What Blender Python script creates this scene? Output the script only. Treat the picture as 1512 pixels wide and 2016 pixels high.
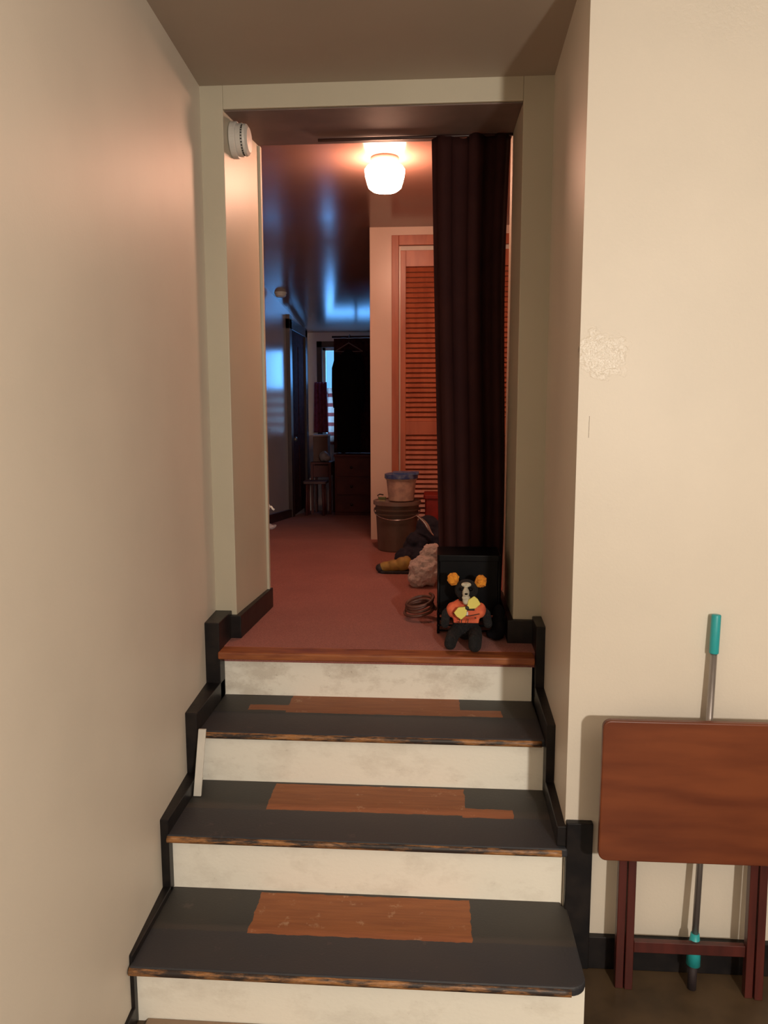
import bpy, bmesh, math, random
from mathutils import Vector, Matrix, noise
random.seed(7)
S = bpy.context.scene
for o in list(bpy.data.objects): bpy.data.objects.remove(o)
COL = S.collection
PI = math.pi

# ------------------------------------------------------------------ camera
CAM_H = 1.686
cd = bpy.data.cameras.new('camera'); cam = bpy.data.objects.new('camera', cd); COL.objects.link(cam)
S.camera = cam
cd.sensor_fit = 'VERTICAL'; cd.sensor_height = 36.0; cd.lens = 36.0 * 1514.0 / 2016.0
cd.clip_start = .02
pt, yw, rl = .1324, .0686, -.002
F = Vector((-math.sin(yw)*math.cos(pt), math.cos(yw)*math.cos(pt), -math.sin(pt)))
R0 = Vector((math.cos(yw), math.sin(yw), 0)); U0 = R0.cross(F)
R1 = R0*math.cos(rl) + U0*math.sin(rl); U1 = -R0*math.sin(rl) + U0*math.cos(rl)
M = Matrix((R1, U1, -F)).transposed().to_4x4(); M.translation = (0, 0, CAM_H)
cam.matrix_world = M

# ------------------------------------------------------------------ light
S.view_settings.view_transform = 'Standard'; S.view_settings.look = 'None'
S.view_settings.gamma = 1; S.view_settings.use_curve_mapping = False
S.view_settings.exposure = 0.0
w = bpy.data.worlds.new('world'); S.world = w; w.use_nodes = True
w.node_tree.nodes['Background'].inputs[0].default_value = (.14, .50, 1, 1)
w.node_tree.nodes['Background'].inputs[1].default_value = 1.25

def lamp(kind, name, loc, energy, color, size=.1, target=None, sy=None):
    l = bpy.data.lights.new(name, kind); l.energy = energy; l.color = color
    if kind == 'POINT': l.shadow_soft_size = size
    else:
        l.size = size
        if sy: l.shape = 'RECTANGLE'; l.size_y = sy
    o = bpy.data.objects.new(name, l); COL.objects.link(o); o.location = loc
    if target: o.rotation_euler = (Vector(target)-Vector(loc)).to_track_quat('-Z', 'Y').to_euler()
    return o
KEY = (1.0, .915, .80)
lamp('POINT', 'living_room_lamp_light', (1.12, -1.15, 1.95), 262, KEY, .06)
lamp('AREA', 'unseen_ceiling_fill', (1.7, -.2, 2.80), 3, KEY, .35, (1.7, -.2, 0))  # added weak fill, no lamp in view; for glints high on the right wall
# daylight in the far window (sky brightness seen through the panes)
lamp('AREA', 'window_daylight', (-.96, 9.42, 1.93), 26, (.12, .40, 1.0), .95, (-.96, 0, 1.93), 1.3)
GLOBE_STRENGTH = 92.0

# ------------------------------------------------------------------ materials
def nt(name):
    m = bpy.data.materials.new(name); m.use_nodes = True
    t = m.node_tree; b = t.nodes['Principled BSDF']; return m, t, b
def node(t, kind, **kw):
    n = t.nodes.new(kind)
    for k, v in kw.items():
        if k.startswith('_'): setattr(n, k[1:], v)
        else: n.inputs[k].default_value = v
    return n
def coord(t, scale=(1, 1, 1)):
    tc = t.nodes.new('ShaderNodeTexCoord'); mp = t.nodes.new('ShaderNodeMapping')
    t.links.new(tc.outputs['Object'], mp.inputs[0]); mp.inputs['Scale'].default_value = scale
    return mp.outputs[0]
def mixc(t, fac, a, b):
    n = t.nodes.new('ShaderNodeMix'); n.data_type = 'RGBA'
    for sock, v in ((0, fac), (6, a), (7, b)):
        if isinstance(v, (tuple, list)): n.inputs[sock].default_value = (*v, 1) if len(v) == 3 else v
        elif isinstance(v, (int, float)): n.inputs[sock].default_value = v
        else: t.links.new(v, n.inputs[sock])
    return n.outputs[2]
def ramp(t, fac, lo, hi):
    n = t.nodes.new('ShaderNodeMapRange'); n.inputs[1].default_value = lo; n.inputs[2].default_value = hi
    t.links.new(fac, n.inputs[0]); return n.outputs[0]
def noise_tex(t, vec, scale, detail=4, rough=.5):
    n = t.nodes.new('ShaderNodeTexNoise'); n.inputs['Scale'].default_value = scale
    n.inputs['Detail'].default_value = detail; n.inputs['Roughness'].default_value = rough
    t.links.new(vec, n.inputs['Vector']); return n.outputs['Fac']
def bump(t, b, h, strength, dist=.002):
    n = t.nodes.new('ShaderNodeBump'); n.inputs['Strength'].default_value = strength; n.inputs['Distance'].default_value = dist
    t.links.new(h, n.inputs['Height']); t.links.new(n.outputs[0], b.inputs['Normal'])
def mat(name, col, rough=.6, col2=None, scale=8, stretch=(1, 1, 1), bs=0, bscale=200, metal=0, spec=.5, lo=.4, hi=.65, bdist=.002, detail=4, sheen=0):
    m, t, b = nt(name); b.inputs['Roughness'].default_value = rough; b.inputs['Metallic'].default_value = metal
    b.inputs['Specular IOR Level'].default_value = spec
    if sheen: b.inputs['Sheen Weight'].default_value = sheen
    c = coord(t, stretch)
    if col2 is None: col2 = tuple(x*.86 for x in col)
    f = ramp(t, noise_tex(t, c, scale, detail), lo, hi)
    t.links.new(mixc(t, f, col, col2), b.inputs['Base Color'])
    if bs: bump(t, b, noise_tex(t, coord(t), bscale, 2), bs, bdist)
    return m
def wall_paint(name, col, rough=.38, spec=.5):
    return mat(name, col, rough, tuple(x*.95 for x in col), 2.5, bs=.25, bscale=140, spec=spec, bdist=.001)

M_wall = wall_paint('cream_wall_paint', (.70, .63, .53), .50, .35)
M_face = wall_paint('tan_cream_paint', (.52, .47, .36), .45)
M_side = wall_paint('alcove_side_paint', (.62, .54, .42), .5)
def m_wall_right():
    m, t, b = nt('cream_wall_paint_patched')
    c = coord(t); 
    def mt(op, a, bb):
        n = t.nodes.new('ShaderNodeMath'); n.operation = op
        for i, v in enumerate((a, bb)):
            if isinstance(v, (int, float)): n.inputs[i].default_value = v
            else: t.links.new(v, n.inputs[i])
        return n.outputs[0]
    n1 = noise_tex(t, c, 110, 3); n2 = noise_tex(t, c, 85, 4, .6)
    d = t.nodes.new('ShaderNodeVectorMath'); d.operation = 'DISTANCE'; t.links.new(c, d.inputs[0]); d.inputs[1].default_value = (.452, 2.19, 1.835)
    k = ramp(t, mt('ADD', d.outputs['Value'], mt('MULTIPLY', noise_tex(t, c, 16, 4, .65), .11)), .125, .100)
    d2 = t.nodes.new('ShaderNodeVectorMath'); d2.operation = 'DISTANCE'; t.links.new(c, d2.inputs[0]); d2.inputs[1].default_value = (.75, 2.19, 2.85)
    k2 = ramp(t, d2.outputs['Value'], .30, .16)
    t.links.new(mt('SUBTRACT', .5, mt('MULTIPLY', k, .28)), b.inputs['Roughness'])
    sx = t.nodes.new('ShaderNodeSeparateXYZ'); t.links.new(c, sx.inputs[0])
    line = mt('MULTIPLY', mt('LESS_THAN', mt('ABSOLUTE', mt('SUBTRACT', sx.outputs[0], mt('ADD', .421, mt('MULTIPLY', noise_tex(t, c, 30), .004))), 0), .0009), mt('LESS_THAN', mt('ABSOLUTE', mt('SUBTRACT', sx.outputs[2], 1.637), 0), .030))
    base = mixc(t, ramp(t, noise_tex(t, c, 2.5), .4, .65), (.70, .63, .53), (.665, .60, .505))
    t.links.new(mixc(t, line, base, (.30, .24, .18)), b.inputs['Base Color'])
    hgt = mt('ADD', mt('MULTIPLY', n1, .12), mt('MULTIPLY', mt('MULTIPLY', n2, mt('MAXIMUM', k, mt('MULTIPLY', k2, .6))), 1.0))
    bump(t, b, hgt, .8, .004); return m
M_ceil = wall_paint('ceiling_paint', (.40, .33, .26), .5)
M_hall = wall_paint('hall_wall_paint', (.80, .64, .54), .30)
M_gloss = wall_paint('hall_gloss_paint', (.62, .52, .50), .20, .6)
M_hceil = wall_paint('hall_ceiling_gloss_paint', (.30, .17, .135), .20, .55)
M_room = wall_paint('unseen_room_paint', (.30, .25, .20), .6)
M_black = mat('black_baseboard_paint', (.008, .007, .008), .4, (.018, .014, .013), 14, bs=.2, bscale=60, spec=.3)
M_hdark = mat('dark_brown_trim_paint', (.035, .012, .010), .4, (.055, .02, .015), 6)
M_closet = mat('orange_brown_stained_wood', (.50, .15, .075), .38, (.40, .11, .055), 5, (4, 4, .6), bs=.1, bscale=60)
M_table = mat('cherry_table_wood', (.185, .048, .016), .36, (.12, .028, .010), 5, (.5, 3, 3), bs=.05, bscale=90)
M_leg = mat('dark_cherry_wood', (.085, .016, .012), .35, (.05, .010, .008), 8, (3, 3, .4))
M_lino = mat('brown_linoleum', (.085, .052, .026), .5, (.055, .034, .017), 9, bs=.1)  # furniture shade over the floor is put into this dark base colour
M_steel = mat('brushed_grey_metal', (.34, .31, .30), .35, metal=.8)
M_teal = mat('teal_plastic', (.02, .34, .36), .4)
M_blackplast = mat('black_metal_paint', (.004, .004, .005), .35, spec=.12)
M_blackcloth = mat('black_cloth', (.008, .007, .009), .9, bs=.4, bscale=90, spec=.1)
M_navycloth = mat('dark_navy_cloth', (.012, .012, .028), .85, bs=.4, bscale=90)
M_white = mat('white_plastic', (.72, .68, .62), .4)
M_vent = mat('dark_vent_gap', (.03, .025, .02), .7)
M_bucket = mat('grey_brown_plastic', (.125, .085, .068), .42, (.10, .07, .055), 10)
M_tub = mat('cloudy_translucent_plastic', (.60, .44, .36), .35, (.42, .30, .26), 22)
M_blue = mat('blue_plastic', (.035, .075, .26), .4, (.16, .22, .36), 30)
M_red = mat('red_plastic', (.30, .022, .016), .5, (.18, .014, .012), 14)
M_orange = mat('orange_pile', (.85, .33, .03), .95, (.62, .2, .02), 60, bs=1, bscale=300, bdist=.004)
M_shirt = mat('orange_printed_cloth', (.80, .17, .07), .8, (.62, .10, .05), 30, bs=.3, bscale=200)
M_yellow = mat('yellow_cloth', (.80, .70, .16), .7)
M_grey = mat('grey_felt', (.62, .57, .43), .9, (.40, .36, .28), 60)
M_fur = mat('black_plush', (.006, .006, .007), .95, (.014, .013, .014), 60, bs=1, bscale=260, bdist=.006)
M_purple = mat('burgundy_cloth', (.26, .045, .085), .9, (.18, .03, .06), 30)
M_board = mat('dark_brown_cloth', (.07, .020, .020), .95, (.045, .012, .013), 20, spec=.05)
M_chest = mat('dark_red_brown_wood', (.11, .022, .02), .6, (.08, .016, .016), 8)
M_curtain = mat('dark_maroon_curtain', (.030, .008, .007), .85, (.024, .006, .006), 6, bs=.2, bscale=300, spec=.15)
M_boot = mat('yellow_tan_leather', (.42, .27, .06), .6, (.30, .18, .05), 30)
M_sole = mat('dark_rubber', (.02, .012, .014), .7)
M_rope = mat('brown_hose_rubber', (.13, .045, .028), .5, (.08, .028, .02), 30)
M_wire = mat('silver_metal', (.6, .55, .55), .25, metal=.9)
M_whitewood = mat('white_paint', (.72, .69, .62), .45)
M_tissue = mat('white_tissue', (.75, .66, .66), .9)
M_hanger = mat('wooden_hanger', (.26, .17, .15), .5)

def m_bag():
    m, t, b = nt('thin_translucent_plastic')
    b.inputs['Base Color'].default_value = (.85, .72, .68, 1); b.inputs['Roughness'].default_value = .35
    b.inputs['Transmission Weight'].default_value = .25; b.inputs['IOR'].default_value = 1.15
    bump(t, b, noise_tex(t, coord(t), 45, 5, .65), .9, .02); return m
M_bag = m_bag()
def m_globe():
    m, t, b = nt('lit_milk_glass')
    b.inputs['Base Color'].default_value = (.9, .85, .8, 1)
    b.inputs['Emission Color'].default_value = (1, .52, .34, 1); b.inputs['Emission Strength'].default_value = GLOBE_STRENGTH
    return m
M_globe = m_globe()
def m_glass():
    m, t, b = nt('window_glass')
    t.nodes.remove(b); out = t.nodes['Material Output']
    tr = t.nodes.new('ShaderNodeBsdfTransparent'); gl = t.nodes.new('ShaderNodeBsdfGlossy'); gl.inputs['Roughness'].default_value = .02
    mx = t.nodes.new('ShaderNodeMixShader'); mx.inputs[0].default_value = .06
    t.links.new(tr.outputs[0], mx.inputs[1]); t.links.new(gl.outputs[0], mx.inputs[2]); t.links.new(mx.outputs[0], out.inputs[0]); return m
M_glass = m_glass()
def m_plaid():
    m, t, b = nt('thin_plaid_cloth')
    c = coord(t); s = t.nodes.new('ShaderNodeSeparateXYZ'); t.links.new(c, s.inputs[0])
    w1 = t.nodes.new('ShaderNodeMath'); w1.operation = 'MULTIPLY'; w1.inputs[1].default_value = 55; t.links.new(s.outputs[2], w1.inputs[0])
    w2 = t.nodes.new('ShaderNodeMath'); w2.operation = 'SINE'; t.links.new(w1.outputs[0], w2.inputs[0])
    f = ramp(t, w2.outputs[0], .3, .5)
    col = mixc(t, f, (.95, .72, .60), (.66, .26, .22))
    t.links.new(col, b.inputs['Base Color']); b.inputs['Roughness'].default_value = .9
    b.inputs['Transmission Weight'].default_value = 0
    tl = t.nodes.new('ShaderNodeBsdfTranslucent'); t.links.new(col, tl.inputs[0])
    mx = t.nodes.new('ShaderNodeMixShader'); mx.inputs[0].default_value = .7
    t.links.new(b.outputs[0], mx.inputs[1]); t.links.new(tl.outputs[0], mx.inputs[2])
    t.links.new(mx.outputs[0], t.nodes['Material Output'].inputs[0]); return m
M_plaid = m_plaid()
def m_carpet():
    m, t, b = nt('red_brown_carpet')
    c = coord(t)
    a = ramp(t, noise_tex(t, c, 3.5, 5, .6), .35, .7); f = ramp(t, noise_tex(t, c, 260, 2), .3, .7)
    c1 = mixc(t, a, (.50, .195, .155), (.39, .145, .118)); c2 = mixc(t, f, c1, (.30, .105, .09))
    t.links.new(c2, b.inputs['Base Color']); b.inputs['Roughness'].default_value = 1; b.inputs['Specular IOR Level'].default_value = .1
    b.inputs['Sheen Weight'].default_value = .1
    bump(t, b, noise_tex(t, c, 320, 3), .8, .006); return m
M_carpet = m_carpet()
def m_riser(name, stain):
    m, t, b = nt(name)
    c = coord(t, (1, 1, 1.6)); big = ramp(t, noise_tex(t, c, 5, 6, .7), .50, .72)
    fine = ramp(t, noise_tex(t, c, 34, 6, .75), .60, .70)
    c1 = mixc(t, fine, (.92, .89, .80), (.46, .38, .30))
    mul = t.nodes.new('ShaderNodeMath'); mul.operation = 'MULTIPLY'; mul.inputs[1].default_value = stain; t.links.new(big, mul.inputs[0])
    mp = t.nodes.new('ShaderNodeMath'); mp.operation = 'MULTIPLY'; t.links.new(mul.outputs[0], mp.inputs[0]); t.links.new(fine, mp.inputs[1])
    base = mixc(t, mp.outputs[0], (.92, .89, .79), (.34, .27, .22))
    sub = mixc(t, mul.outputs[0], base, (.52, .45, .36))
    m2 = mixc(t, .5, base, sub)
    t.links.new(m2, b.inputs['Base Color']); b.inputs['Roughness'].default_value = .5
    bump(t, b, noise_tex(t, c, 60, 4), .25, .002); return m
M_riser = m_riser('scuffed_cream_paint', .7); M_riser4 = m_riser('heavily_scuffed_cream_paint', 1.6)

def m_tread(name, rects, band):
    """dark grey paint with bare wood where it is missing; rects = (x0, x1, y0, y1) in metres, ragged edges"""
    m, t, b = nt(name)
    c = coord(t); s = t.nodes.new('ShaderNodeSeparateXYZ')
    jn = t.nodes.new('ShaderNodeTexNoise'); jn.inputs['Scale'].default_value = 26; jn.inputs['Detail'].default_value = 4
    t.links.new(c, jn.inputs['Vector'])
    vm = t.nodes.new('ShaderNodeVectorMath'); vm.operation = 'MULTIPLY_ADD'
    t.links.new(jn.outputs['Color'], vm.inputs[0]); vm.inputs[1].default_value = (.016, .012, 0); t.links.new(c, vm.inputs[2])
    t.links.new(vm.outputs[0], s.inputs[0])
    def M_(op, a, bb):
        n = t.nodes.new('ShaderNodeMath'); n.operation = op
        for i, v in enumerate((a, bb)):
            if isinstance(v, (int, float)): n.inputs[i].default_value = v
            else: t.links.new(v, n.inputs[i])
        return n.outputs[0]
    tot = None
    for (x0, x1, y0, y1) in rects:
        dx = M_('SUBTRACT', (x1-x0)/2, M_('ABSOLUTE', M_('SUBTRACT', s.outputs[0], (x0+x1)/2+.008), 0))
        dy = M_('SUBTRACT', (y1-y0)/2, M_('ABSOLUTE', M_('SUBTRACT', s.outputs[1], (y0+y1)/2+.006), 0))
        r = ramp(t, M_('MINIMUM', dx, dy), 0, .0015)
        tot = r if tot is None else M_('MAXIMUM', tot, r)
    g = coord(t, (1.2, 14, 14))
    wood = mixc(t, ramp(t, noise_tex(t, g, 6, 5), .35, .7), (.33, .105, .030), (.25, .074, .021))
    wear = ramp(t, noise_tex(t, c, 18, 6, .7),  .60, .68)
    wood = mixc(t, M_('MULTIPLY', wear, .45), wood, (.62, .40, .25))
    dk = mixc(t, ramp(t, noise_tex(t, c, 5, 5), .35, .7), (.034, .034, .037), (.050, .042, .036))
    dk = mixc(t, M_('MULTIPLY', ramp(t, noise_tex(t, c, 12, 6, .75),   .62, .70), .4), dk, (.24, .15, .12))
    fb = ramp(t, M_('SUBTRACT', band, s.outputs[1]), 0, .004)
    dk = mixc(t, fb, mixc(t, .55, dk, (.046, .040, .034)), mixc(t, .6, dk, (.018, .023, .034)))
    t.links.new(mixc(t, tot, dk, wood), b.inputs['Base Color'])
    b.inputs['Roughness'].default_value = .55
    bump(t, b, noise_tex(t, c, 150, 3), .3, .002); return m
def m_nosing():
    m, t, b = nt('worn_nosing_paint'); c = coord(t, (1, 6, 6))
    f = ramp(t, noise_tex(t, c, 7, 6, .7), .44, .58); f2 = ramp(t, noise_tex(t, c, 30, 4, .7), .5, .7)
    wd = mixc(t, f2, (.36, .16, .05), (.50, .28, .15))
    t.links.new(mixc(t, f, (.028, .02, .018), wd), b.inputs['Base Color']); b.inputs['Roughness'].default_value = .5; return m
M_nose = m_nosing()
M_landing = mat('worn_orange_wood', (.33, .105, .032), .5, (.20, .05, .018), 7, (1, 6, 6), bs=.2, bscale=60)

# ------------------------------------------------------------------ mesh helpers
def link(name, bm, m, parent=None, smooth=False, bevel=0, mods=()):
    bmesh.ops.recalc_face_normals(bm, faces=bm.faces)
    me = bpy.data.meshes.new(name); bm.to_mesh(me); bm.free()
    o = bpy.data.objects.new(name, me); COL.objects.link(o)
    if m: me.materials.append(m)
    if smooth:
        for p in me.polygons: p.use_smooth = True
    if parent: o.parent = parent
    if bevel:
        b = o.modifiers.new('bevel', 'BEVEL'); b.width = bevel; b.segments = 3; b.limit_method = 'ANGLE'; b.angle_limit = math.radians(40)
    return o
def thing(name, label, cat, loc=(0, 0, 0), group=None, rz=0):
    o = bpy.data.objects.new(name, None); COL.objects.link(o); o.location = loc; o.rotation_euler.z = rz
    o['label'] = label; o['category'] = cat; o.empty_display_size = .05
    if group: o['group'] = group
    return o
def tag(o, label, cat, group=None):
    o['label'] = label; o['category'] = cat
    if group: o['group'] = group
    return o
def struct(o, label=None):
    o['kind'] = 'structure'
    if label: o['label'] = label
    return o
def box(bm, x0, x1, y0, y1, z0, z1):
    vs = [bm.verts.new((x, y, z)) for z in (z0, z1) for y in (y0, y1) for x in (x0, x1)]
    for f in ((0, 1, 3, 2), (4, 6, 7, 5), (0, 4, 5, 1), (2, 3, 7, 6), (0, 2, 6, 4), (1, 5, 7, 3)): bm.faces.new([vs[i] for i in f])
    return vs
def B(*a):
    bm = bmesh.new(); box(bm, *a); return bm
def prism(pts, z0, z1, axis='z', bm=None):
    bm = bm or bmesh.new()
    def P(p, h): return {'z': (p[0], p[1], h), 'x': (h, p[0], p[1]), 'y': (p[0], h, p[1])}[axis]
    a = [bm.verts.new(P(p, z0)) for p in pts]; b = [bm.verts.new(P(p, z1)) for p in pts]
    bm.faces.new(a); bm.faces.new(b[::-1]); n = len(pts)
    for i in range(n): bm.faces.new((a[i], a[(i+1) % n], b[(i+1) % n], b[i]))
    return bm
def tube(bm, pts, rad, seg=12, closed=False, flat=1.0):
    pts = [Vector(p) for p in pts]; rings = []; n = len(pts)
    up = Vector((0, 0, 1))
    for i, p in enumerate(pts):
        if closed: d = (pts[(i+1) % n]-pts[i-1]).normalized()
        else: d = (pts[min(i+1, n-1)]-pts[max(i-1, 0)]).normalized()
        u = up if abs(d.dot(up)) < .95 else Vector((0, 1, 0))
        a = d.cross(u).normalized(); b = a.cross(d).normalized()
        r = rad[i] if isinstance(rad, (list, tuple)) else rad
        rings.append([bm.verts.new(p + (a*math.cos(2*PI*k/seg) + b*math.sin(2*PI*k/seg)*flat)*r) for k in range(seg)])
    m = n if closed else n-1
    for i in range(m):
        A, C = rings[i], rings[(i+1) % n]
        for k in range(seg): bm.faces.new((A[k], A[(k+1) % seg], C[(k+1) % seg], C[k]))
    if not closed: bm.faces.new(rings[0][::-1]); bm.faces.new(rings[-1])
    return bm
def lathe(bm, prof, c=(0, 0, 0), seg=40, axis='z'):
    rings = []
    for r, h in prof:
        ring = []
        for k in range(seg):
            a = 2*PI*k/seg; ca, sa = r*math.cos(a), r*math.sin(a)
            p = {'z': (ca, sa, h), 'x': (h, ca, sa), 'y': (ca, h, sa)}[axis]
            ring.append(bm.verts.new((p[0]+c[0], p[1]+c[1], p[2]+c[2])))
        rings.append(ring)
    for A, C in zip(rings, rings[1:]):
        for k in range(seg): bm.faces.new((A[k], A[(k+1) % seg], C[(k+1) % seg], C[k]))
    for ring in (rings[0], rings[-1]):
        if (ring[0].co-ring[seg//2].co).length > 1e-5: bm.faces.new(ring)
    return bm
def blob(bm, c, r, rot=None, sub=3):
    g = bmesh.ops.create_icosphere(bm, subdivisions=sub, radius=1)
    mm = Matrix.Translation(c) @ (rot.to_4x4() if rot else Matrix()) @ Matrix.Diagonal((*((r,)*3 if isinstance(r, (int, float)) else r), 1))
    bmesh.ops.transform(bm, matrix=mm, verts=g['verts']); return g['verts']
def remesh(o, vox=.004, smooth=6):
    r = o.modifiers.new('remesh', 'REMESH'); r.mode = 'VOXEL'; r.voxel_size = vox; r.use_smooth_shade = True
    s = o.modifiers.new('smooth', 'SMOOTH'); s.iterations = smooth; s.factor = .5
def crumple(bm, amp, freq, seed=0):
    for v in bm.verts:
        n = noise.noise_vector(v.co*freq + Vector((seed, seed*2, 0))); v.co += n*amp
def sweep_cloth(x0f, x1f, z0, z1, yfun, nx=80, nz=40, thick=.004):
    """hanging cloth: X edges as functions of height t (0 top .. 1 bottom), Y from yfun(s, t)"""
    bm = bmesh.new(); g = []
    for j in range(nz+1):
        t = j/nz; row = []
        for i in range(nx+1):
            s = i/nx; row.append(bm.verts.new((x0f(t)+(x1f(t)-x0f(t))*s, yfun(s, t), z1(s)+(z0(s)-z1(s))*t)))
        g.append(row)
    for j in range(nz):
        for i in range(nx): bm.faces.new((g[j][i], g[j][i+1], g[j+1][i+1], g[j+1][i]))
    return bm
def solid(o, th=.003):
    s = o.modifiers.new('solidify', 'SOLIDIFY'); s.thickness = th; s.offset = 0; return o

# ------------------------------------------------------------------ the setting
L = .779; h = .1948; ZC = 2.868; YF = 2.961
def wl(y): return -.852 - .05*(y-2.361)          # inner face of the left wall
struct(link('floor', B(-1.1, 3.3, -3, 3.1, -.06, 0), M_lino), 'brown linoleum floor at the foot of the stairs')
struct(link('wall_left', prism([(wl(-3), -3), (wl(YF+.2), YF+.2), (-1.1, YF+.2), (-1.1, -3)], -.05, ZC+.02), M_wall), 'cream left wall beside the stairs')
struct(link('wall_right', prism([(.391, 2.19), (3.3, 2.19), (3.3, 2.36), (.56, 2.36), (.56, YF+.1), (.413, YF+.1)], -.05, ZC+.02), m_wall_right()), 'cream wall right of the stair opening with its alcove side')
struct(link('wall_east', B(3.2, 3.3, -3, 2.2, -.05, ZC+.02), M_room)); struct(link('wall_south', B(-1.1, 3.3, -3.1, -3, -.05, ZC+.02), M_room))
struct(link('ceiling', B(-1.1, 3.3, -3.1, YF+.12, ZC, ZC+.1), M_ceil), 'ceiling over the lower room and stair alcove')
bm = prism([(-1.65, YF), (-.797, YF), (-.770, 3.42), (-1.65, 3.42)], 0, 3.0)
prism([(.302, YF), (1.2, YF), (1.2, 3.42), (.300, 3.42)], 0, 3.0, bm=bm)
prism([(YF, 2.786), (YF, 3.0), (3.42, 3.0), (3.42, 2.809)], -.797, .302, 'x', bm)
struct(link('trim_6', prism([(2.975, 2.7855), (2.975, 2.7820), (3.418, 2.8045), (3.418, 2.808)], -.793, .300, 'x'), mat('brown_soffit_paint', (.20, .135, .115), .6)), 'brown underside board of the header over the opening')
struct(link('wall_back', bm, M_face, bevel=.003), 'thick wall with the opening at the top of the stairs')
struct(link('wall_under_landing', B(-.95, .50, 2.97, 3.05, -.02, .72), M_room))
# upper floor
struct(link('floor_upper', prism([(2.835, L), (5.33, L), (9.4, L-.3256), (9.4, L-.40), (5.33, L-.07), (2.835, L-.06)], -1.65, 1.3, 'x'), M_carpet), 'red-brown carpet of the upper hall')
struct(link('wall_hall_left', B(-1.65, -1.53, 3.40, 9.4, L-.45, 2.95), M_gloss), 'glossy left wall of the far hall')
struct(link('wall_hall_right', B(1.2, 1.3, 3.3, 9.4, L-.45, 2.95), M_hall))
bm = bmesh.new()                                   # far wall with the window hole X -1.362..-.617, Z 1.37..2.415
for a in ((-1.65, -1.362, L-.45, 2.7), (-.617, 1.3, L-.45, 2.7), (-1.362, -.617, L-.45, 1.37), (-1.362, -.617, 2.415, 2.7)):
    box(bm, a[0], a[1], 9.21, 9.31, a[2], a[3])
struct(link('wall_far', bm, M_hall), 'far end wall of the hall with the window')
struct(link('wall_closet', prism([(-.46, 5.33), (1.3, 5.33), (1.3, 5.45), (-.36, 5.45), (-.36, 9.25), (-.46, 9.25)], L-.45, 2.95), M_hall, bevel=.004), 'pinkish cream wall around the closet')
struct(link('ceiling_hall', prism([(3.38, 2.899), (5.05, 2.899), *[(5.05+.6*k/24, 2.899-.04*.6*(k/24)**2) for k in range(1, 25)], (9.4, 2.875-.08*3.75), (9.4, 3.05), (3.38, 3.05)], -1.65, 1.3, 'x'), M_hceil), 'glossy hall ceiling, sagging towards the far end')
# black baseboards
bm = bmesh.new()
bb = [(1.865, 2.185, 0, h+.018), (2.168, 2.52, h, 2*h+.046), (2.478, 2.835, 2*h, 3*h+.068), (2.775, 2.99, 3*h, L+.108)]
for i, (y0, y1, z0, z1) in enumerate(bb):
    top = z1
    prism([(wl(y0)-.01, y0), (-.817, y0), (-.817, y1), (wl(y1)-.01, y1)], z0+.0, top, bm=bm)
prism([(wl(1.5)-.01, 1.54), (-.800, 1.54), (-.817, 1.87), (wl(1.87)-.01, 1.87)], 0, .055, bm=bm)
box(bm, -.83, -.795, -2.99, 1.545, 0, .02)
struct(link('baseboard_left', bm, M_black, bevel=.003), 'black stepped baseboard climbing the left wall')
bm = bmesh.new()
prism([(-.90, 2.94), (-.775, 2.94), (-.752, 3.44), (-.80, 3.44), (-.81, 2.97), (-.90, 2.97)], L, L+.092, bm=bm)
struct(link('baseboard_jamb_left', bm, M_black, bevel=.003), 'black baseboard round the left side of the opening')
bm = bmesh.new()
prism([(.280, 2.94), (.42, 2.94), (.42, 2.97), (.31, 2.97), (.31, 3.44), (.280, 3.44)], L, L+.092, bm=bm)
struct(link('baseboard_jamb_right', bm, M_black, bevel=.003), 'black baseboard round the right side of the opening')
bm = bmesh.new()
for (y0, y1, z0, z1) in ((2.178, 2.52, 2*h+.001, 2*h+.064), (2.455, 2.835, 2*h, 3*h+.068), (2.80, 2.95, 3*h, L+.108)):
    prism([(.366+.012*(y0-2.2), y0), (.44, y0), (.44, y1), (.366+.012*(y1-2.2), y1)], z0, z1, bm=bm)
struct(link('baseboard_right', bm, M_black, bevel=.003), 'black stepped baseboard climbing the right side of the stairs')
bm = bmesh.new(); box(bm, .393, .470, 2.168, 2.20, 0, .470); 
struct(link('trim_1', bm, M_black, bevel=.003), 'black upright board at the corner of the stairs')
bm = bmesh.new(); box(bm, .46, 3.2, 2.172, 2.20, 0, .105); 
struct(link('baseboard_front', bm, M_black, bevel=.003), 'black baseboard under the folded table')
struct(link('baseboard_hall', prism([(6.30, .70), (6.30, .785), (7.85, .66), (7.85, .575)], -1.54, -1.50, 'x'), M_hdark, bevel=.003))
struct(link('trim_2', prism([(-.782, 3.405), (-.760, 3.405), (-.760, 3.432), (-.782, 3.432)], L+.09, 2.80), M_face, bevel=.002))

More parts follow.
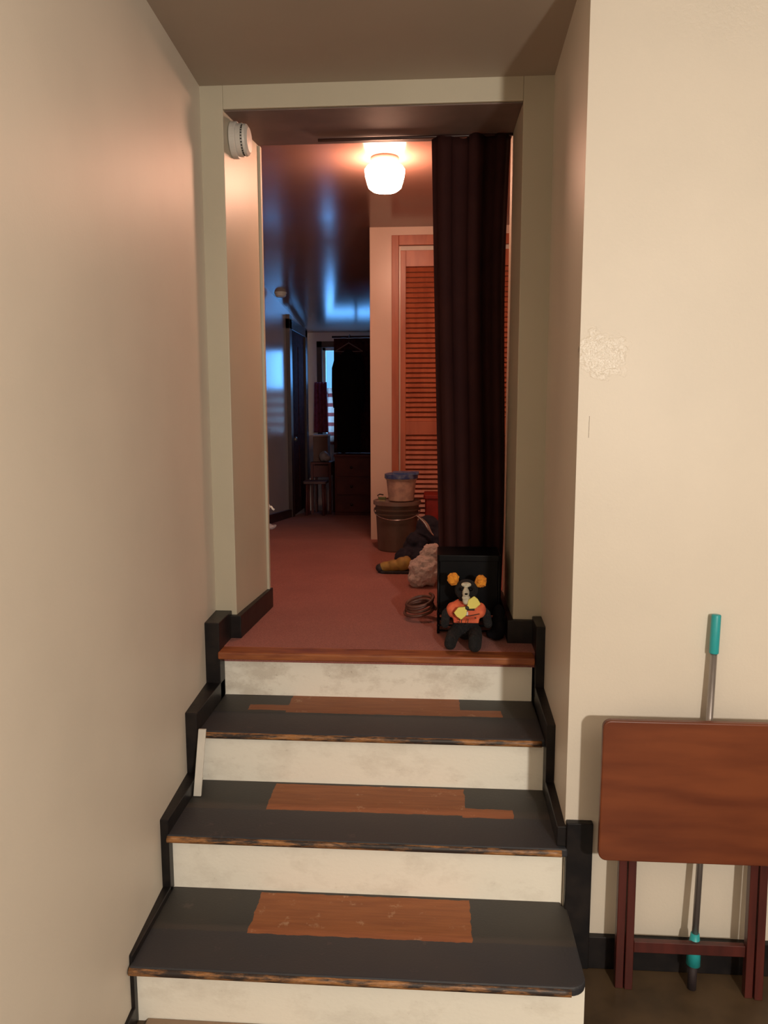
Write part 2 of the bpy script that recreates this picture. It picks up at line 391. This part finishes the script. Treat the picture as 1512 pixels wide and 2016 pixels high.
# ------------------------------------------------------------------ staircase
st = thing('staircase', 'four-riser wooden staircase with worn dark treads and cream risers', 'stairs', (-.22, 2.3, 0))
def sp(o): o.location = -st.location; o.parent = st; return o
xr = [.402, .389, .374, .366]; ry = [1.886, 2.20, 2.522, 2.838]
for i in range(4):
    z0 = i*h; bm = B(-.825, xr[i], ry[i], ry[i]+.02, max(0, z0-.012), z0+h-.02)
    sp(link('riser', bm, M_riser4 if i == 3 else M_riser, bevel=.001))
rects = [[(-.535, .110, 2.0, 2.19)],
         [(-.553, .102, 2.335, 2.51), (.09, .255, 2.325, 2.383)],
         [(-.55, .093, 2.672, 2.86), (.08, .243, 2.674, 2.735), (-.695, -.54, 2.690, 2.742)]]
fy = [1.846, 2.165, 2.490]; by = [2.225, 2.548, 2.862]; tr_x = [.402, .397, .372]
for i in range(3):
    z1 = (i+1)*h
    if i == 0: right = [(tr_x[0]-.045+.045*math.sin(a), fy[0]+.045-.045*math.cos(a)) for a in [k*PI/12 for k in range(7)]] + [(tr_x[0], 2.187), (.388, 2.187), (.388, by[0])]
    elif i == 1: right = [(tr_x[1], fy[1]), (tr_x[1], 2.187), (.386, 2.187), (.386, by[1])]
    else: right = [(tr_x[2], fy[2]), (tr_x[2], by[2])]
    pts = [(-.822, fy[i])] + right + [(-.822, by[i])]
    t_ = sp(link('tread', prism(pts, z1-.027, z1), m_tread('dark_tread_paint', rects[i], (2.012, 2.338, 2.680)[i]), bevel=.008)); 
    # worn rounded front edge
    n_ = sp(link('nosing', tube(bmesh.new(), [(-.821+.02*k, fy[i]+.004, z1-.0155) for k in range(int((tr_x[i]-.04*(i == 0)+.82)/.02)+1)], .0118, 10), M_nose, smooth=True))
o = sp(link('landing_nosing', B(-.822, .366, 2.762, 2.858, L-.030, L-.001), M_landing, bevel=.006))

# ------------------------------------------------------------------ closet in the hall
bm = bmesh.new()
box(bm, -.310, -.262, 5.300, 5.335, L, 2.835); box(bm, -.262, .62, 5.300, 5.335, 2.770, 2.835); box(bm, .57, .62, 5.300, 5.335, L, 2.77)
struct(link('trim_3', bm, M_closet, bevel=.003), 'orange-brown casing of the louvred closet door')
def louvre_leaf(x0, x1, y, zt):
    d = thing_struct
    bm = bmesh.new()
    box(bm, x0, x0+.036, y-.028, y, L+.01, zt); box(bm, x1-.036, x1, y-.028, y, L+.01, zt)
    rails = [(zt-.105, zt), (1.515, 1.605), (L+.01, L+.10)]
    for a, b in rails: box(bm, x0+.036, x1-.036, y-.028, y, a, b)
    link('door_frame', bm, M_closet, d, bevel=.002)
    for a, b in ((1.605, zt-.105), (L+.10, 1.515)):
        bm = bmesh.new(); n = int((b-a)/.033)
        for k in range(n):
            z = a + (k+.5)*(b-a)/n
            prism([(y-.026, z-.014), (y-.022, z-.018), (y-.003, z+.010), (y-.007, z+.014)], x0+.034, x1-.034, 'x', bm)
        link('louvre_slats', bm, M_closet, d)
thing_struct = bpy.data.objects.new('door_1', None); COL.objects.link(thing_struct)
struct(thing_struct, 'orange-brown louvred bifold closet door')
louvre_leaf(-.250, .155, 5.322, 2.735); louvre_leaf(.158, .563, 5.322, 2.735)
link('track', B(-.25, .57, 5.315, 5.327, 2.738, 2.764), M_whitewood, thing_struct)

# dark doorway on the hall's left wall
bm = bmesh.new()
for y0, y1, z0, z1 in ((7.85, 7.97, .55, 2.64), (8.80, 8.92, .49, 2.58), (7.85, 8.92, 2.50, 2.60)): box(bm, -1.54, -1.49, y0, y1, z0, z1)
struct(link('trim_4', bm, M_hdark, bevel=.003), 'dark casing of the doorway in the hall')
dr = bpy.data.objects.new('door_2', None); COL.objects.link(dr); struct(dr, 'dark brown door in the hall left wall')
link('door_leaf', B(-1.535, -1.515, 7.97, 8.80, .565, 2.50), M_board, dr, bevel=.002)
bm = bmesh.new()
for a in ((8.05, 8.35, .72, 1.3), (8.42, 8.72, .72, 1.3), (8.05, 8.35, 1.42, 2.36), (8.42, 8.72, 1.42, 2.36)): box(bm, -1.518, -1.509, *a)
link('door_panel', bm, M_board, dr, bevel=.003)
link('door_knob', lathe(bmesh.new(), [(.0, .05), (.02, .048), (.026, .035), (.018, .02), (.01, .0)], (-1.515, 8.03, 1.38), 16, 'x'), M_steel, dr, smooth=True)

# far window
wn = bpy.data.objects.new('window_1', None); COL.objects.link(wn); struct(wn, 'far window of the hall, its blue sky pane half hidden by clothes')
bm = bmesh.new()
for a in ((-1.425, -1.362, 1.36, 2.485), (-.617, -.552, 1.36, 2.485), (-1.425, -.552, 2.415, 2.485), (-1.425, -.552, 1.30, 1.37)): box(bm, a[0], a[1], 9.18, 9.212, a[2], a[3])
link('window_casing', bm, M_hdark, wn, bevel=.003)
bm = bmesh.new()
for a in ((-1.362, -1.325, 1.37, 2.415), (-.653, -.617, 1.37, 2.415), (-1.362, -.617, 2.38, 2.415), (-1.362, -.617, 1.37, 1.405), (-1.362, -.617, 1.868, 1.904), (-.98, -.95, 1.37, 2.415)): box(bm, a[0], a[1], 9.225, 9.27, *a[2:])
link('window_frame', bm, M_whitewood, wn, bevel=.002)
link('pane', B(-1.34, -.64, 9.245, 9.249, 1.39, 2.40), M_glass, wn)

# ------------------------------------------------------------------ hall lamp
hl = thing('ceiling_lamp', 'lit white schoolhouse globe lamp on the upper hall ceiling', 'lamp', (-.262, 3.92, 2.899))
link('lamp_base', lathe(bmesh.new(), [(0, 0), (.066, 0), (.069, -.008), (.062, -.024), (.052, -.03), (0, -.03)], seg=40), M_hanger, hl, smooth=True)
link('globe', lathe(bmesh.new(), [(.050, -.022), (.056, -.034), (.088, -.044), (.098, -.058), (.096, -.085), (.088, -.115), (.080, -.140), (.062, -.154), (.03, -.160), (.0001, -.161)], seg=48), M_globe, hl, smooth=True)

# smoke alarm on the left side of the opening
sa = thing('smoke_alarm', 'round white smoke alarm high on the left side of the opening', 'smoke alarm', (-.789, 3.07, 2.712))
link('mounting_plate', lathe(bmesh.new(), [(0, -.003), (.066, -.003), (.066, .022), (0, .022)], seg=40, axis='x'), M_white, sa, bevel=.003)
link('alarm_body', lathe(bmesh.new(), [(0, .020), (.058, .020), (.060, .040), (.050, .040), (.050, .047), (.058, .047), (.056, .056), (.044, .064), (0, .066)], seg=40, axis='x'), M_white, sa)
bm = bmesh.new()
for k in range(30):
    a = 2*PI*k/30; c, s_ = math.cos(a)*.0535, math.sin(a)*.0535
    vs = box(bm, .0395, .0475, c-.0018, c+.0018, s_-.0018, s_+.0018)
link('vent_fins', bm, M_vent, sa)

# ------------------------------------------------------------------ curtain in the opening
cu = thing('doorway_curtain', 'long dark maroon curtain hanging at the right of the opening', 'curtain', (.14, 3.30, .80))
def off(o, e): o.parent = e; o.location = -Vector(e.location); return o
def folds(s, t):
    q = s + .04*math.sin(2.2*t+1) ; a = .022+.014*t
    v = math.sin(2*PI*3.1*q + 1.1*math.sin(5*q+1)); v = math.copysign(abs(v)**.6, v)
    return 3.320 + a*v
o = off(solid(link('cloth', sweep_cloth(lambda t: -.030+.042*min(1, t*1.15), lambda t: .292-.012*t-.010*math.sin(6*t), lambda s: .81+.004*math.sin(20*s),
        lambda s: 2.786+.008*s+.004*math.sin(26*s), folds, 140, 50), M_curtain, smooth=True), .003), cu)
off(link('curtain_rod', tube(bmesh.new(), [(-.50+.2*k, 3.335, 2.792+.001*k) for k in range(5)], .006, 10), M_hdark, smooth=True), cu)

# ------------------------------------------------------------------ folding tray table by the right wall
tt = thing('folding_tray_table', 'folded cherry-brown wooden tray table leaning against the right wall', 'table', (.72, 2.08, 0))
def rrect(x0, x1, z0, z1, r, n=6):
    out = []
    for cx, cz, a0 in ((x1-r, z0+r, -PI/2), (x1-r, z1-r, 0), (x0+r, z1-r, PI/2), (x0+r, z0+r, PI)):
        out += [(cx+r*math.cos(a0+PI/2*k/n), cz+r*math.sin(a0+PI/2*k/n)) for k in range(n+1)]
    return out
off(link('tabletop', prism(rrect(.459, .985, .434, .844, .022), 2.040, 2.060, 'y'), M_table, bevel=.004), tt)
def bar(x0, x1, zb, zt, yb, ytp, th=.02):
    bm = bmesh.new(); prism([(yb, zb), (yb+th, zb), (ytp+th, zt), (ytp, zt)], x0, x1, 'x', bm); return bm
for x0, x1, yb in ((.533, .556, 2.096), (.559, .582, 2.092), (.897, .919, 2.080), (.922, .945, 2.074)):
    off(link('leg', bar(x0, x1, .0, .80, yb, 2.110, .024), M_leg, bevel=.002), tt)
off(link('stretcher', B(.582, .897, 2.094, 2.112, .118, .152), M_leg, bevel=.002), tt)
off(link('brace', B(.50, .95, 2.060, 2.105, .775, .80), M_leg, bevel=.002), tt)
off(link('brace', B(.50, .95, 2.060, 2.100, .50, .525), M_leg, bevel=.002), tt)

mp = thing('mop_handle', 'grey metal mop pole with teal grip standing behind the folded table', 'mop', (.755, 2.115, 0))
a0, a1 = Vector((.757, 2.11, 0)), Vector((.789, 2.168, 1.112))
def seg_(z0, z1): return [tuple(a0+(a1-a0)*(z/1.112)) for z in (z0, (z0+z1)/2, z1)]
off(link('pole', tube(bmesh.new(), seg_(.02, 1.02), .0095, 16), M_steel, smooth=True), mp)
off(link('grip', tube(bmesh.new(), seg_(1.0, 1.112), .0130, 18), M_teal, smooth=True, bevel=.003), mp)
off(link('collar', tube(bmesh.new(), seg_(.075, .17), [.020, .018, .012], 16), M_teal, smooth=True), mp)
off(link('foot_socket', tube(bmesh.new(), seg_(.0, .075), .0125, 16), M_sole, smooth=True), mp)

# white stick leaning on the stairs
o = link('wooden_stick', prism([(-.813, 2.40), (-.787, 2.40), (-.787, 2.408), (-.813, 2.408)], .392, .60), M_whitewood, bevel=.001)
for v in o.data.vertices: v.co.y += (v.co.z-.392)*.335 if False else 0
for v in o.data.vertices:
    k = (v.co.z-.392)/.208; v.co.y += .066*k; v.co.x += .004*k
tag(o, 'short flat white stick leaning against the third tread by the left wall', 'stick')

# ------------------------------------------------------------------ black crate with the plush toy in front
cr = thing('wire_crate', 'black metal box-shaped stand behind the plush toy at the landing edge', 'crate', (.13, 3.13, L))
X0, X1, Y0, Y1 = -.125, .130, -.075, .125
bm = bmesh.new()
bm = prism(rrect(X0, X1, Y0, Y1, .012), .300, .326)
link('top_rim', bm, M_blackplast, cr, bevel=.003)
for x, y in ((X0+.006, Y0+.006), (X1-.006, Y0+.006), (X0+.006, Y1-.006), (X1-.006, Y1-.006)):
    link('post', tube(bmesh.new(), [(x, y, 0), (x, y, .15), (x, y, .302)], .0055, 10), M_blackplast, cr, smooth=True)
bm = B(X0+.012, X1-.012, Y0+.010, Y0+.014, .085, .302)
link('front_panel', bm, M_blackplast, cr)
bm = bmesh.new(); box(bm, X0+.004, X0+.008, Y0+.01, Y1-.01, .085, .302)
link('side_panel', bm, M_blackplast, cr)
link('side_panel', B(X1-.008, X1-.004, Y0+.01, Y1-.01, .085, .302), M_blackplast, cr)
for z in (.012, .034, .058, .082):
    bm = bmesh.new()
    for y in (Y0+.006, Y1-.006): tube(bm, [(X0, y, z), (0, y, z), (X1, y, z)], .0042, 8)
    for x in (X0+.006, X1-.006): tube(bm, [(x, Y0, z), (x, 0, z), (x, Y1, z)], .0042, 8)
    link('rung', bm, M_blackplast, cr, smooth=True)

ty = thing('plush_toy', 'black plush animal with orange ears, yellow bow tie and orange shirt', 'soft toy', (.118, 2.925, L))
bm = bmesh.new()
blob(bm, (0, .035, .075), (.052, .045, .07)); blob(bm, (0, .02, .13), (.046, .036, .05))
blob(bm, (0, .0, .215), (.046, .042, .042)); blob(bm, (0, .012, .17), (.03, .03, .03))
def limb(bm, pts, rs):
    P_ = [Vector(p) for p in pts]
    for (a, ra), (b, rb) in zip(zip(P_, rs), list(zip(P_, rs))[1:]):
        n = max(2, int((b-a).length/.006))
        for k in range(n+1): blob(bm, a.lerp(b, k/n), ra+(rb-ra)*k/n, sub=2)
limb(bm, [(-.038, .02, .045), (-.052, -.045, .045), (-.062, -.088, .028)], [.028, .026, .024])
limb(bm, [(.036, .02, .045), (.034, -.05, .045), (.030, -.105, .026)], [.028, .028, .026])
limb(bm, [(-.062, -.088, .026), (-.063, -.094, .046)], [.024, .019]); limb(bm, [(.030, -.105, .028), (.028, -.112, .052)], [.026, .022])
limb(bm, [(-.04, .02, .15), (-.078, .0, .12), (-.082, -.02, .085)], [.02, .018, .018])
limb(bm, [(.04, .02, .15), (.078, .005, .12), (.084, -.015, .085)], [.02, .018, .018])
o = link('body', bm, M_fur, ty); remesh(o, .004, 4)
for sx, zz in ((-.052, .258), (.054, .250)):
    bm = bmesh.new(); blob(bm, (sx, -.004, zz), (.023, .015, .025), sub=4); crumple(bm, .005, 90, sx)
    link('ear', bm, M_orange, ty, smooth=True)
bm = bmesh.new(); blob(bm, (-.002, -.034, .243), (.020, .012, .010), sub=3); blob(bm, (-.004, -.045, .214), (.014, .02, .022)); blob(bm, (-.003, -.048, .186), (.014, .016, .018))
blob(bm, (-.003, -.05, .196), (.016, .014, .010))
o = link('muzzle', bm, M_grey, ty); remesh(o, .002, 3)
for sx in (-.016, .016):
    bm = bmesh.new(); blob(bm, (sx-.002, -.044, .228), (.009, .008, .008)); link('eye', bm, M_blackplast, ty, smooth=True)
bm = bmesh.new(); blob(bm, (-.003, -.065, .214), (.006, .005, .004)); link('nose', bm, M_blackplast, ty, smooth=True)
bm = bmesh.new(); blob(bm, (0, .012, .133), (.066, .050, .046), sub=4); blob(bm, (-.055, .0, .135), (.022, .03, .03), sub=3); blob(bm, (.055, .0, .135), (.022, .03, .03), sub=3)
box(bm, -.05, .05, -.02, .05, .088, .13)
o = link('shirt', bm, M_shirt, ty); remesh(o, .004, 5)
sh = o
bm = bmesh.new()
for sx in (-.018, .006): tube(bm, [(sx, -.047, .112), (sx-.001, -.046, .10), (sx-.003, -.038, .088)], .0016, 6)
tube(bm, [(-.05, -.028, .128), (-.02, -.046, .124), (.01, -.047, .124), (.05, -.03, .128)], .0016, 6)
for p in ((-.028, -.042, .108), (-.02, -.045, .118), (.035, -.038, .114), (-.03, -.04, .098)): blob(bm, p, .003, sub=1)
link('print_lines', bm, M_vent, sh)
def bow(cx, cz, ang, sg):
    bm = bmesh.new(); pts = [(0, .004), (sg*.018, .016), (sg*.040, .013), (sg*.042, 0), (sg*.038, -.016), (sg*.016, -.016), (0, -.004)]
    pts = [(1.2*a_, 1.35*b_) for a_, b_ in pts]
    q = [(cx+p[0]*math.cos(ang)-p[1]*math.sin(ang), cz+p[0]*math.sin(ang)+p[1]*math.cos(ang)) for p in pts]
    prism(q, -.066, -.056, 'y', bm); return bm
bt = link('bow_tie', bow(.004, .160, .75, 1), M_yellow, ty, bevel=.003)
link('bow_lobe', bow(-.002, .160, .75, -1), M_yellow, bt, bevel=.003)
bm = bmesh.new(); blob(bm, (.001, -.064, .160), (.008, .006, .008)); box(bm, -.004, .03, -.058, -.054, .148, .158)
link('bow_knot', bm, M_vent, bt, smooth=True)
link('buckle', B(-.008, .006, -.058, -.05, .128, .143), M_tissue, ty, bevel=.003)

def lumpy(name, parts, m, label, cat, amp=.012, freq=14, vox=.006, sub=3, seed=1, sm=3):
    bm = bmesh.new()
    for p in parts: blob(bm, p[0], p[1], Matrix.Rotation(p[2], 3, 'Z') if len(p) > 2 else None, sub)
    o = link(name, bm, m); remesh(o, vox, sm)
    tx = bpy.data.textures.new(name, 'CLOUDS'); tx.noise_scale = 1/freq; tx.noise_depth = 3
    d = o.modifiers.new('wrinkle', 'DISPLACE'); d.texture = tx; d.strength = amp; d.mid_level = .5; d.texture_coords = 'OBJECT'
    e = bpy.data.objects  # object-space clouds
    d.texture_coords = 'LOCAL'
    return tag(o, label, cat)
lumpy('cloth_bag', [((.250, 2.995, .835), (.030, .045, .05)), ((.252, 3.01, .87), (.026, .03, .05)), ((.235, 2.985, .80), (.036, .036, .02))], M_blackcloth,
      'slumped black cloth bag right of the plush toy', 'bag', .014)
# coil of hose beside the crate
bm = bmesh.new(); pts = []
for k in range(150):
    a = k*2*PI/36; r = .060+.010*math.sin(a*.23+1)+.006*math.sin(a*1.7)
    pts.append((-.070+r*math.cos(a)*1.0, 3.28+r*math.sin(a)*.75, .793+.0022*(k/6)+.035*(.5+.5*math.sin(a+.6))))
tube(bm, pts, .0065, 8)
tag(link('coiled_cord', bm, M_rope, smooth=True), 'loose coil of brown cord on the carpet left of the black stand', 'cord')

# plastic bag, cloth, boot, handle, red box behind
lumpy('plastic_bag', [((-.055, 3.93, .86), (.085, .09, .080)), ((-.02, 3.98, .93), (.06, .07, .06)), ((-.09, 3.90, .82), (.055, .06, .045))], M_bag,
      'crumpled pale translucent plastic bag on the carpet behind the crate', 'bag', .035, 30, .005)
bt_ = thing('work_boot', 'yellow and dark boot lying on the carpet before the grey bucket', 'boot', (-.235, 4.22, L))
bm = bmesh.new()
for c, r in (((-.04, 0, .035), (.045, .034, .03)), ((.0, 0, .042), (.045, .036, .034)), ((.045, 0, .05), (.04, .036, .042)), ((.07, .0, .058), (.03, .032, .04))): blob(bm, c, r)
o = link('upper', bm, M_boot, bt_); remesh(o, .004, 4)
link('sole', prism([(-.092, 0), (-.07, -.03), (-.03, -.038), (.04, -.034), (.09, -.034), (.096, .0), (.09, .034), (.04, .034), (-.03, .038), (-.07, .03)], 0, .016), M_sole, bt_, bevel=.004)
bm = bmesh.new(); blob(bm, (-.075, 0, .028), (.028, .026, .024)); link('toe_cap', bm, M_sole, bt_, smooth=True)
lumpy('dark_jacket', [((-.17, 4.40, .83), (.07, .08, .06)), ((-.11, 4.50, .89), (.08, .08, .09)), ((-.04, 4.55, .95), (.08, .08, .10)), ((-.10, 4.42, .83), (.08, .08, .05)), ((.03, 4.55, .90), (.08, .1, .12))], M_navycloth,
      'heap of dark clothing on the carpet beside the grey bucket', 'clothing', .05, 12, .008)
bm = bmesh.new()
pts = [(-.115+.11*t+.01*math.sin(5*t), 4.44-.02*t, 1.075-.115*t) for t in [k/14 for k in range(15)]]
tube(bm, pts, [.006+.012*math.sin(PI*k/14) for k in range(15)], 12, flat=.6)
bm2 = bmesh.new()
tag(link('metal_shoehorn', bm, M_wire, smooth=True), 'shiny silver curved metal piece on the heap of dark clothing', 'metal piece')
rb = thing('red_storage_box', 'red plastic box on the floor by the louvred closet door', 'box', (.055, 5.10, L))
link('box_body', prism(rrect(-.13, .14, -.12, .12, .02), 0, .33), M_red, rb, bevel=.004)
link('box_lid', prism(rrect(-.14, .15, -.13, .13, .02), .33, .355), M_red, rb, bevel=.004)
link('latch', B(-.03, .03, -.138, -.128, .29, .345), M_red, rb, bevel=.003)

# bucket and tub
bk = thing('paint_bucket', 'large grey-brown plastic bucket with ribbed rim by the closet corner', 'bucket', (-.255, 4.96, L))
link('bucket_body', lathe(bmesh.new(), [(.0, 0), (.122, 0), (.126, .006), (.137, .235), (.146, .236), (.147, .244), (.138, .246), (.139, .262), (.150, .264), (.151, .272), (.141, .275), (.142, .305), (.146, .312), (0, .312)], seg=64), M_bucket, bk, smooth=False)
link('bucket_lid', lathe(bmesh.new(), [(0, .318), (.140, .318), (.146, .324), (.154, .324), (.155, .300), (.147, .300), (.147, .312), (0, .312)], seg=64), mat('grey_lid_plastic', (.20, .14, .12), .4), bk)
bm = bmesh.new(); tube(bm, [(.150*math.cos(a), -.150*math.sin(a)-.0, .262-.05*math.sin(a)) for a in [k*PI/20 for k in range(21)]], .003, 6)
link('wire_handle', bm, M_wire, bk, smooth=True)
tb = thing('plastic_tub', 'cloudy plastic tub with a blue lid standing on the grey bucket', 'tub', (-.228, 4.95, L+.324))
link('tub_body', lathe(bmesh.new(), [(0, 0), (.078, 0), (.082, .004), (.096, .135), (.102, .137), (.102, .146), (0, .146)], seg=48), M_tub, tb, smooth=False)
link('tub_lid', lathe(bmesh.new(), [(0, .170), (.094, .170), (.102, .174), (.107, .172), (.108, .146), (.100, .142), (0, .146)], seg=48), M_blue, tb)
bm = prism(rrect(-.055, .115, -.08, .05, .02), .170, .186); link('lid_flap', bm, M_blue, tb, bevel=.003)
sc = thing('scrub_brush', 'small green and dark brush on the rim of the grey bucket', 'brush', (-.345, 4.90, L+.324))
link('brush_block', B(-.028, .022, -.012, .012, .012, .026), mat('olive_green_plastic', (.10, .13, .04), .5), sc, bevel=.003)
link('bristles', B(-.024, .018, -.009, .009, 0, .014), mat('pale_bristles', (.35, .30, .16), .9), sc)
bm = tube(bmesh.new(), [(-.026, 0, .024), (-.034, 0, .035), (-.018, 0, .044), (.005, 0, .040)], .004, 8); link('handle', bm, M_sole, sc, smooth=True)

# small things by the hall left wall
bm = bmesh.new(); blob(bm, (-1.36, 6.16, .738), (.045, .04, .022), sub=4); crumple(bm, .014, 30, 3)
tag(link('crumpled_tissue', bm, M_tissue), 'crumpled white tissue on the carpet by the hall left baseboard', 'tissue')
hk = thing('wall_hook', 'small white hook low on the wall just past the left jamb', 'hook', (-.762, 3.44, 1.245))
link('hook_plate', B(-.012, .0, -.02, .018, -.012, .012), M_white, hk, bevel=.003)
link('hook_arm', tube(bmesh.new(), [(0, 0, .004), (.010, 0, .002), (.016, 0, -.008), (.024, 0, -.012)], .005, 8), M_white, hk, smooth=True)
da = thing('smoke_detector', 'small pale detector on the dim hall ceiling by the left wall', 'detector', (-1.44, 7.18, 2.744))
link('detector_body', lathe(bmesh.new(), [(0, .0), (.05, .0), (.05, -.02), (.038, -.032), (0, -.034)], seg=32), M_white, da, smooth=False)
link('detector_plate', lathe(bmesh.new(), [(0, .012), (.056, .012), (.056, -.002), (0, -.002)], seg=32), M_white, da)

# ------------------------------------------------------------------ far end: clothes, curtains, furniture
def yf(y0, a, f, ph=0): return lambda s, t: y0 + a*math.sin(2*PI*f*s+ph) + .006*math.sin(5*t+9*s)
o = solid(link('cafe_curtain', sweep_cloth(lambda t: -1.445-.012*t, lambda t: -1.300+.014*t, lambda s: 1.418, lambda s: 2.008, yf(9.11, .012, 4), 50, 16), M_purple, smooth=True))
tag(o, 'short burgundy half curtain at the left of the far window', 'curtain')
o = solid(link('plaid_curtain', sweep_cloth(lambda t: -1.30, lambda t: -.71, lambda s: 1.275, lambda s: 1.94, yf(9.15, .010, 9), 90, 16), M_plaid, smooth=True), .001)
tag(o, 'pale pink plaid cloth glowing in the lower far window', 'curtain')
ra = thing('clothes_rail', 'dark rail carrying a brown cloth panel before the far window', 'clothes rail', (-.83, 8.55, 2.476))
off(link('rail', tube(bmesh.new(), [(-1.155, 8.55, 2.476), (-.8, 8.55, 2.476), (-.465, 8.55, 2.476)], .012, 10), M_hdark, smooth=True), ra)
off(link('rail_bracket', B(-.480, -.462, 8.51, 8.59, 2.44, 2.51), M_hdark), ra)
o = solid(link('hanging_panel', sweep_cloth(lambda t: -1.137-.01*t, lambda t: -.475, lambda s: 1.21, lambda s: 2.460, yf(8.565, .012, 5), 70, 16), M_board, smooth=True))
tag(o, 'dark brown cloth panel hanging before the far window', 'cloth')
def garment(name, xc, w0, zt, zb, y, m, label, dep=.055):
    g = thing(name, label, 'coat', (xc, y, zt))
    bm = bmesh.new(); rows = []; N = 28
    prof = [(0, .05), (.02, w0*.45), (.07, w0*.85), (.15, w0), (.4, w0*.96), (.75, w0*1.02), (1, w0*1.0)]
    for j in range(25):
        t = j/24
        for (a, wa), (b, wb) in zip(prof, prof[1:]):
            if a <= t <= b: ww = wa+(wb-wa)*(t-a)/(b-a)
        row = []
        for k in range(N):
            a = 2*PI*k/N; fold = 1+.14*t*math.sin(5*a+1)
            row.append(bm.verts.new((ww*.5*math.cos(a), dep*.5*fold*math.sin(a)*(.4+.6*min(1, t*5)), -t*(zt-zb)-(.02*math.cos(3*a) if j == 24 else 0))))
        rows.append(row)
    for A, C in zip(rows, rows[1:]):
        for k in range(N): bm.faces.new((A[k], A[(k+1) % N], C[(k+1) % N], C[k]))
    bm.faces.new(rows[0]); bm.faces.new(rows[-1])
    link('coat_body', bm, m, g, smooth=True)
    for sx in (-1, 1):
        bm = tube(bmesh.new(), [(sx*w0*.40, -.01, -.05), (sx*w0*.53, -.015, -.20), (sx*w0*.56, -.02, -.42), (sx*w0*.53, -.02, -.62)], [.035, .045, .040, .034], 12, flat=.7)
        link('sleeve', bm, m, g, smooth=True)
    return g
garment('black_coat', -.955, .25, 2.326, 1.235, 8.36, M_blackcloth, 'long black coat on a hanger in front of the brown panel')
garment('black_jacket', -.612, .14, 2.296, 1.25, 8.45, M_navycloth, 'dark navy jacket hanging right of the long black coat')
def hanger(xc, y, z, wd, label, rz=0):
    g = thing('coat_hanger', label, 'hanger', (xc, y, z), 'coat hangers on the far rail', rz)
    bm = bmesh.new(); tube(bm, [(-wd, 0, -.09), (-wd*.5, 0, -.045), (0, 0, 0), (wd*.5, 0, -.045), (wd, 0, -.09)], .006, 8); tube(bm, [(-wd, 0, -.09), (0, 0, -.092), (wd, 0, -.09)], .005, 8)
    link('hanger_bar', bm, M_hanger, g, smooth=True)
    link('hook', tube(bmesh.new(), [(0, 0, 0), (0, .01, .05), (0, .07, .085+2.476-z-.07), (0, .12, .105+2.476-z-.09), (0, .15, .09+2.476-z-.09)], .003, 6), M_wire, g, smooth=True)
hanger(-.95, 8.36, 2.395, .15, 'thin hanger above the long black coat')
hanger(-.612, 8.45, 2.37, .085, 'thin hanger above the dark navy jacket')

ch = thing('chest_of_drawers', 'dark red-brown chest under the hanging coats at the far end', 'chest', (-.80, 8.50, .525))
link('chest_body', B(-.305, .315, -.22, .24, .0, .655), M_chest, ch, bevel=.004)
link('chest_top', B(-.315, .325, -.235, .245, .655, .680), M_chest, ch, bevel=.004)
for z0, z1 in ((.05, .23), (.245, .43), (.445, .64)):
    d = link('drawer', B(-.285, .295, -.232, -.216, z0, z1), M_chest, ch, bevel=.004)
    for x in (-.12, .12): link('knob', lathe(bmesh.new(), [(0, -.256), (.014, -.254), (.016, -.244), (.008, -.232)], (x, 0, (z0+z1)/2), 14, 'y'), M_hdark, d, smooth=True)
ns = thing('nightstand', 'dark narrow wooden stand left of the chest at the far end', 'nightstand', (-1.275, 8.57, .518))
link('stand_top', B(-.115, .115, -.17, .17, .570, .594), M_chest, ns, bevel=.003)
for sx in (-.10, .10):
    for sy in (-.15, .15): link('leg', B(sx-.014, sx+.014, sy-.014, sy+.014, 0, .57), M_chest, ns, bevel=.002)
link('drawer', B(-.084, .084, -.168, .15, .43, .56), M_chest, ns, bevel=.003)
stl = thing('low_stool', 'low dark stool in front of the narrow stand', 'stool', (-1.30, 8.20, .548))
link('seat', prism(rrect(-.125, .125, -.11, .11, .02), .352, .380), mat('scuffed_dark_wood', (.09, .04, .04), .6, (.13, .06, .06), 14), stl, bevel=.004)
for sx in (-.085, .085):
    for sy in (-.08, .08): link('leg', tube(bmesh.new(), [(sx*1.1, sy, 0), (sx*1.05, sy*.95, .18), (sx, sy*.9, .354)], .013, 10), M_chest, stl, smooth=True)
bx = thing('cardboard_box', 'dim brown box with a pale top on the narrow stand', 'box', (-1.29, 8.62, 1.112))
link('box_body', B(-.088, .078, -.095, .11, 0, .28), mat('dim_cardboard', (.16, .085, .07), .8), bx, bevel=.002)
link('box_top', B(-.094, .084, -.10, .115, .28, .298), mat('pale_card', (.42, .34, .36), .8), bx, bevel=.002)
lumpy('grey_plastic_bag', [((-1.245, 8.455, 1.172), (.055, .042, .06)), ((-1.225, 8.45, 1.155), (.062, .042, .04))], mat('grey_plastic_film', (.28, .25, .27), .4),
      'grey plastic bag on the narrow stand before the brown box', 'bag', .02, 18, .006)
struct(link('lit_floor_strip', B(-.79, -.33, 1.70, 1.884, 0, .012), mat('lit_floor_tan', (.30, .20, .13), .5), bevel=.003), 'added tan strip for the lit patch of floor at the foot of the stairs')  # added strip: lamp light on the floor put into its tan colour
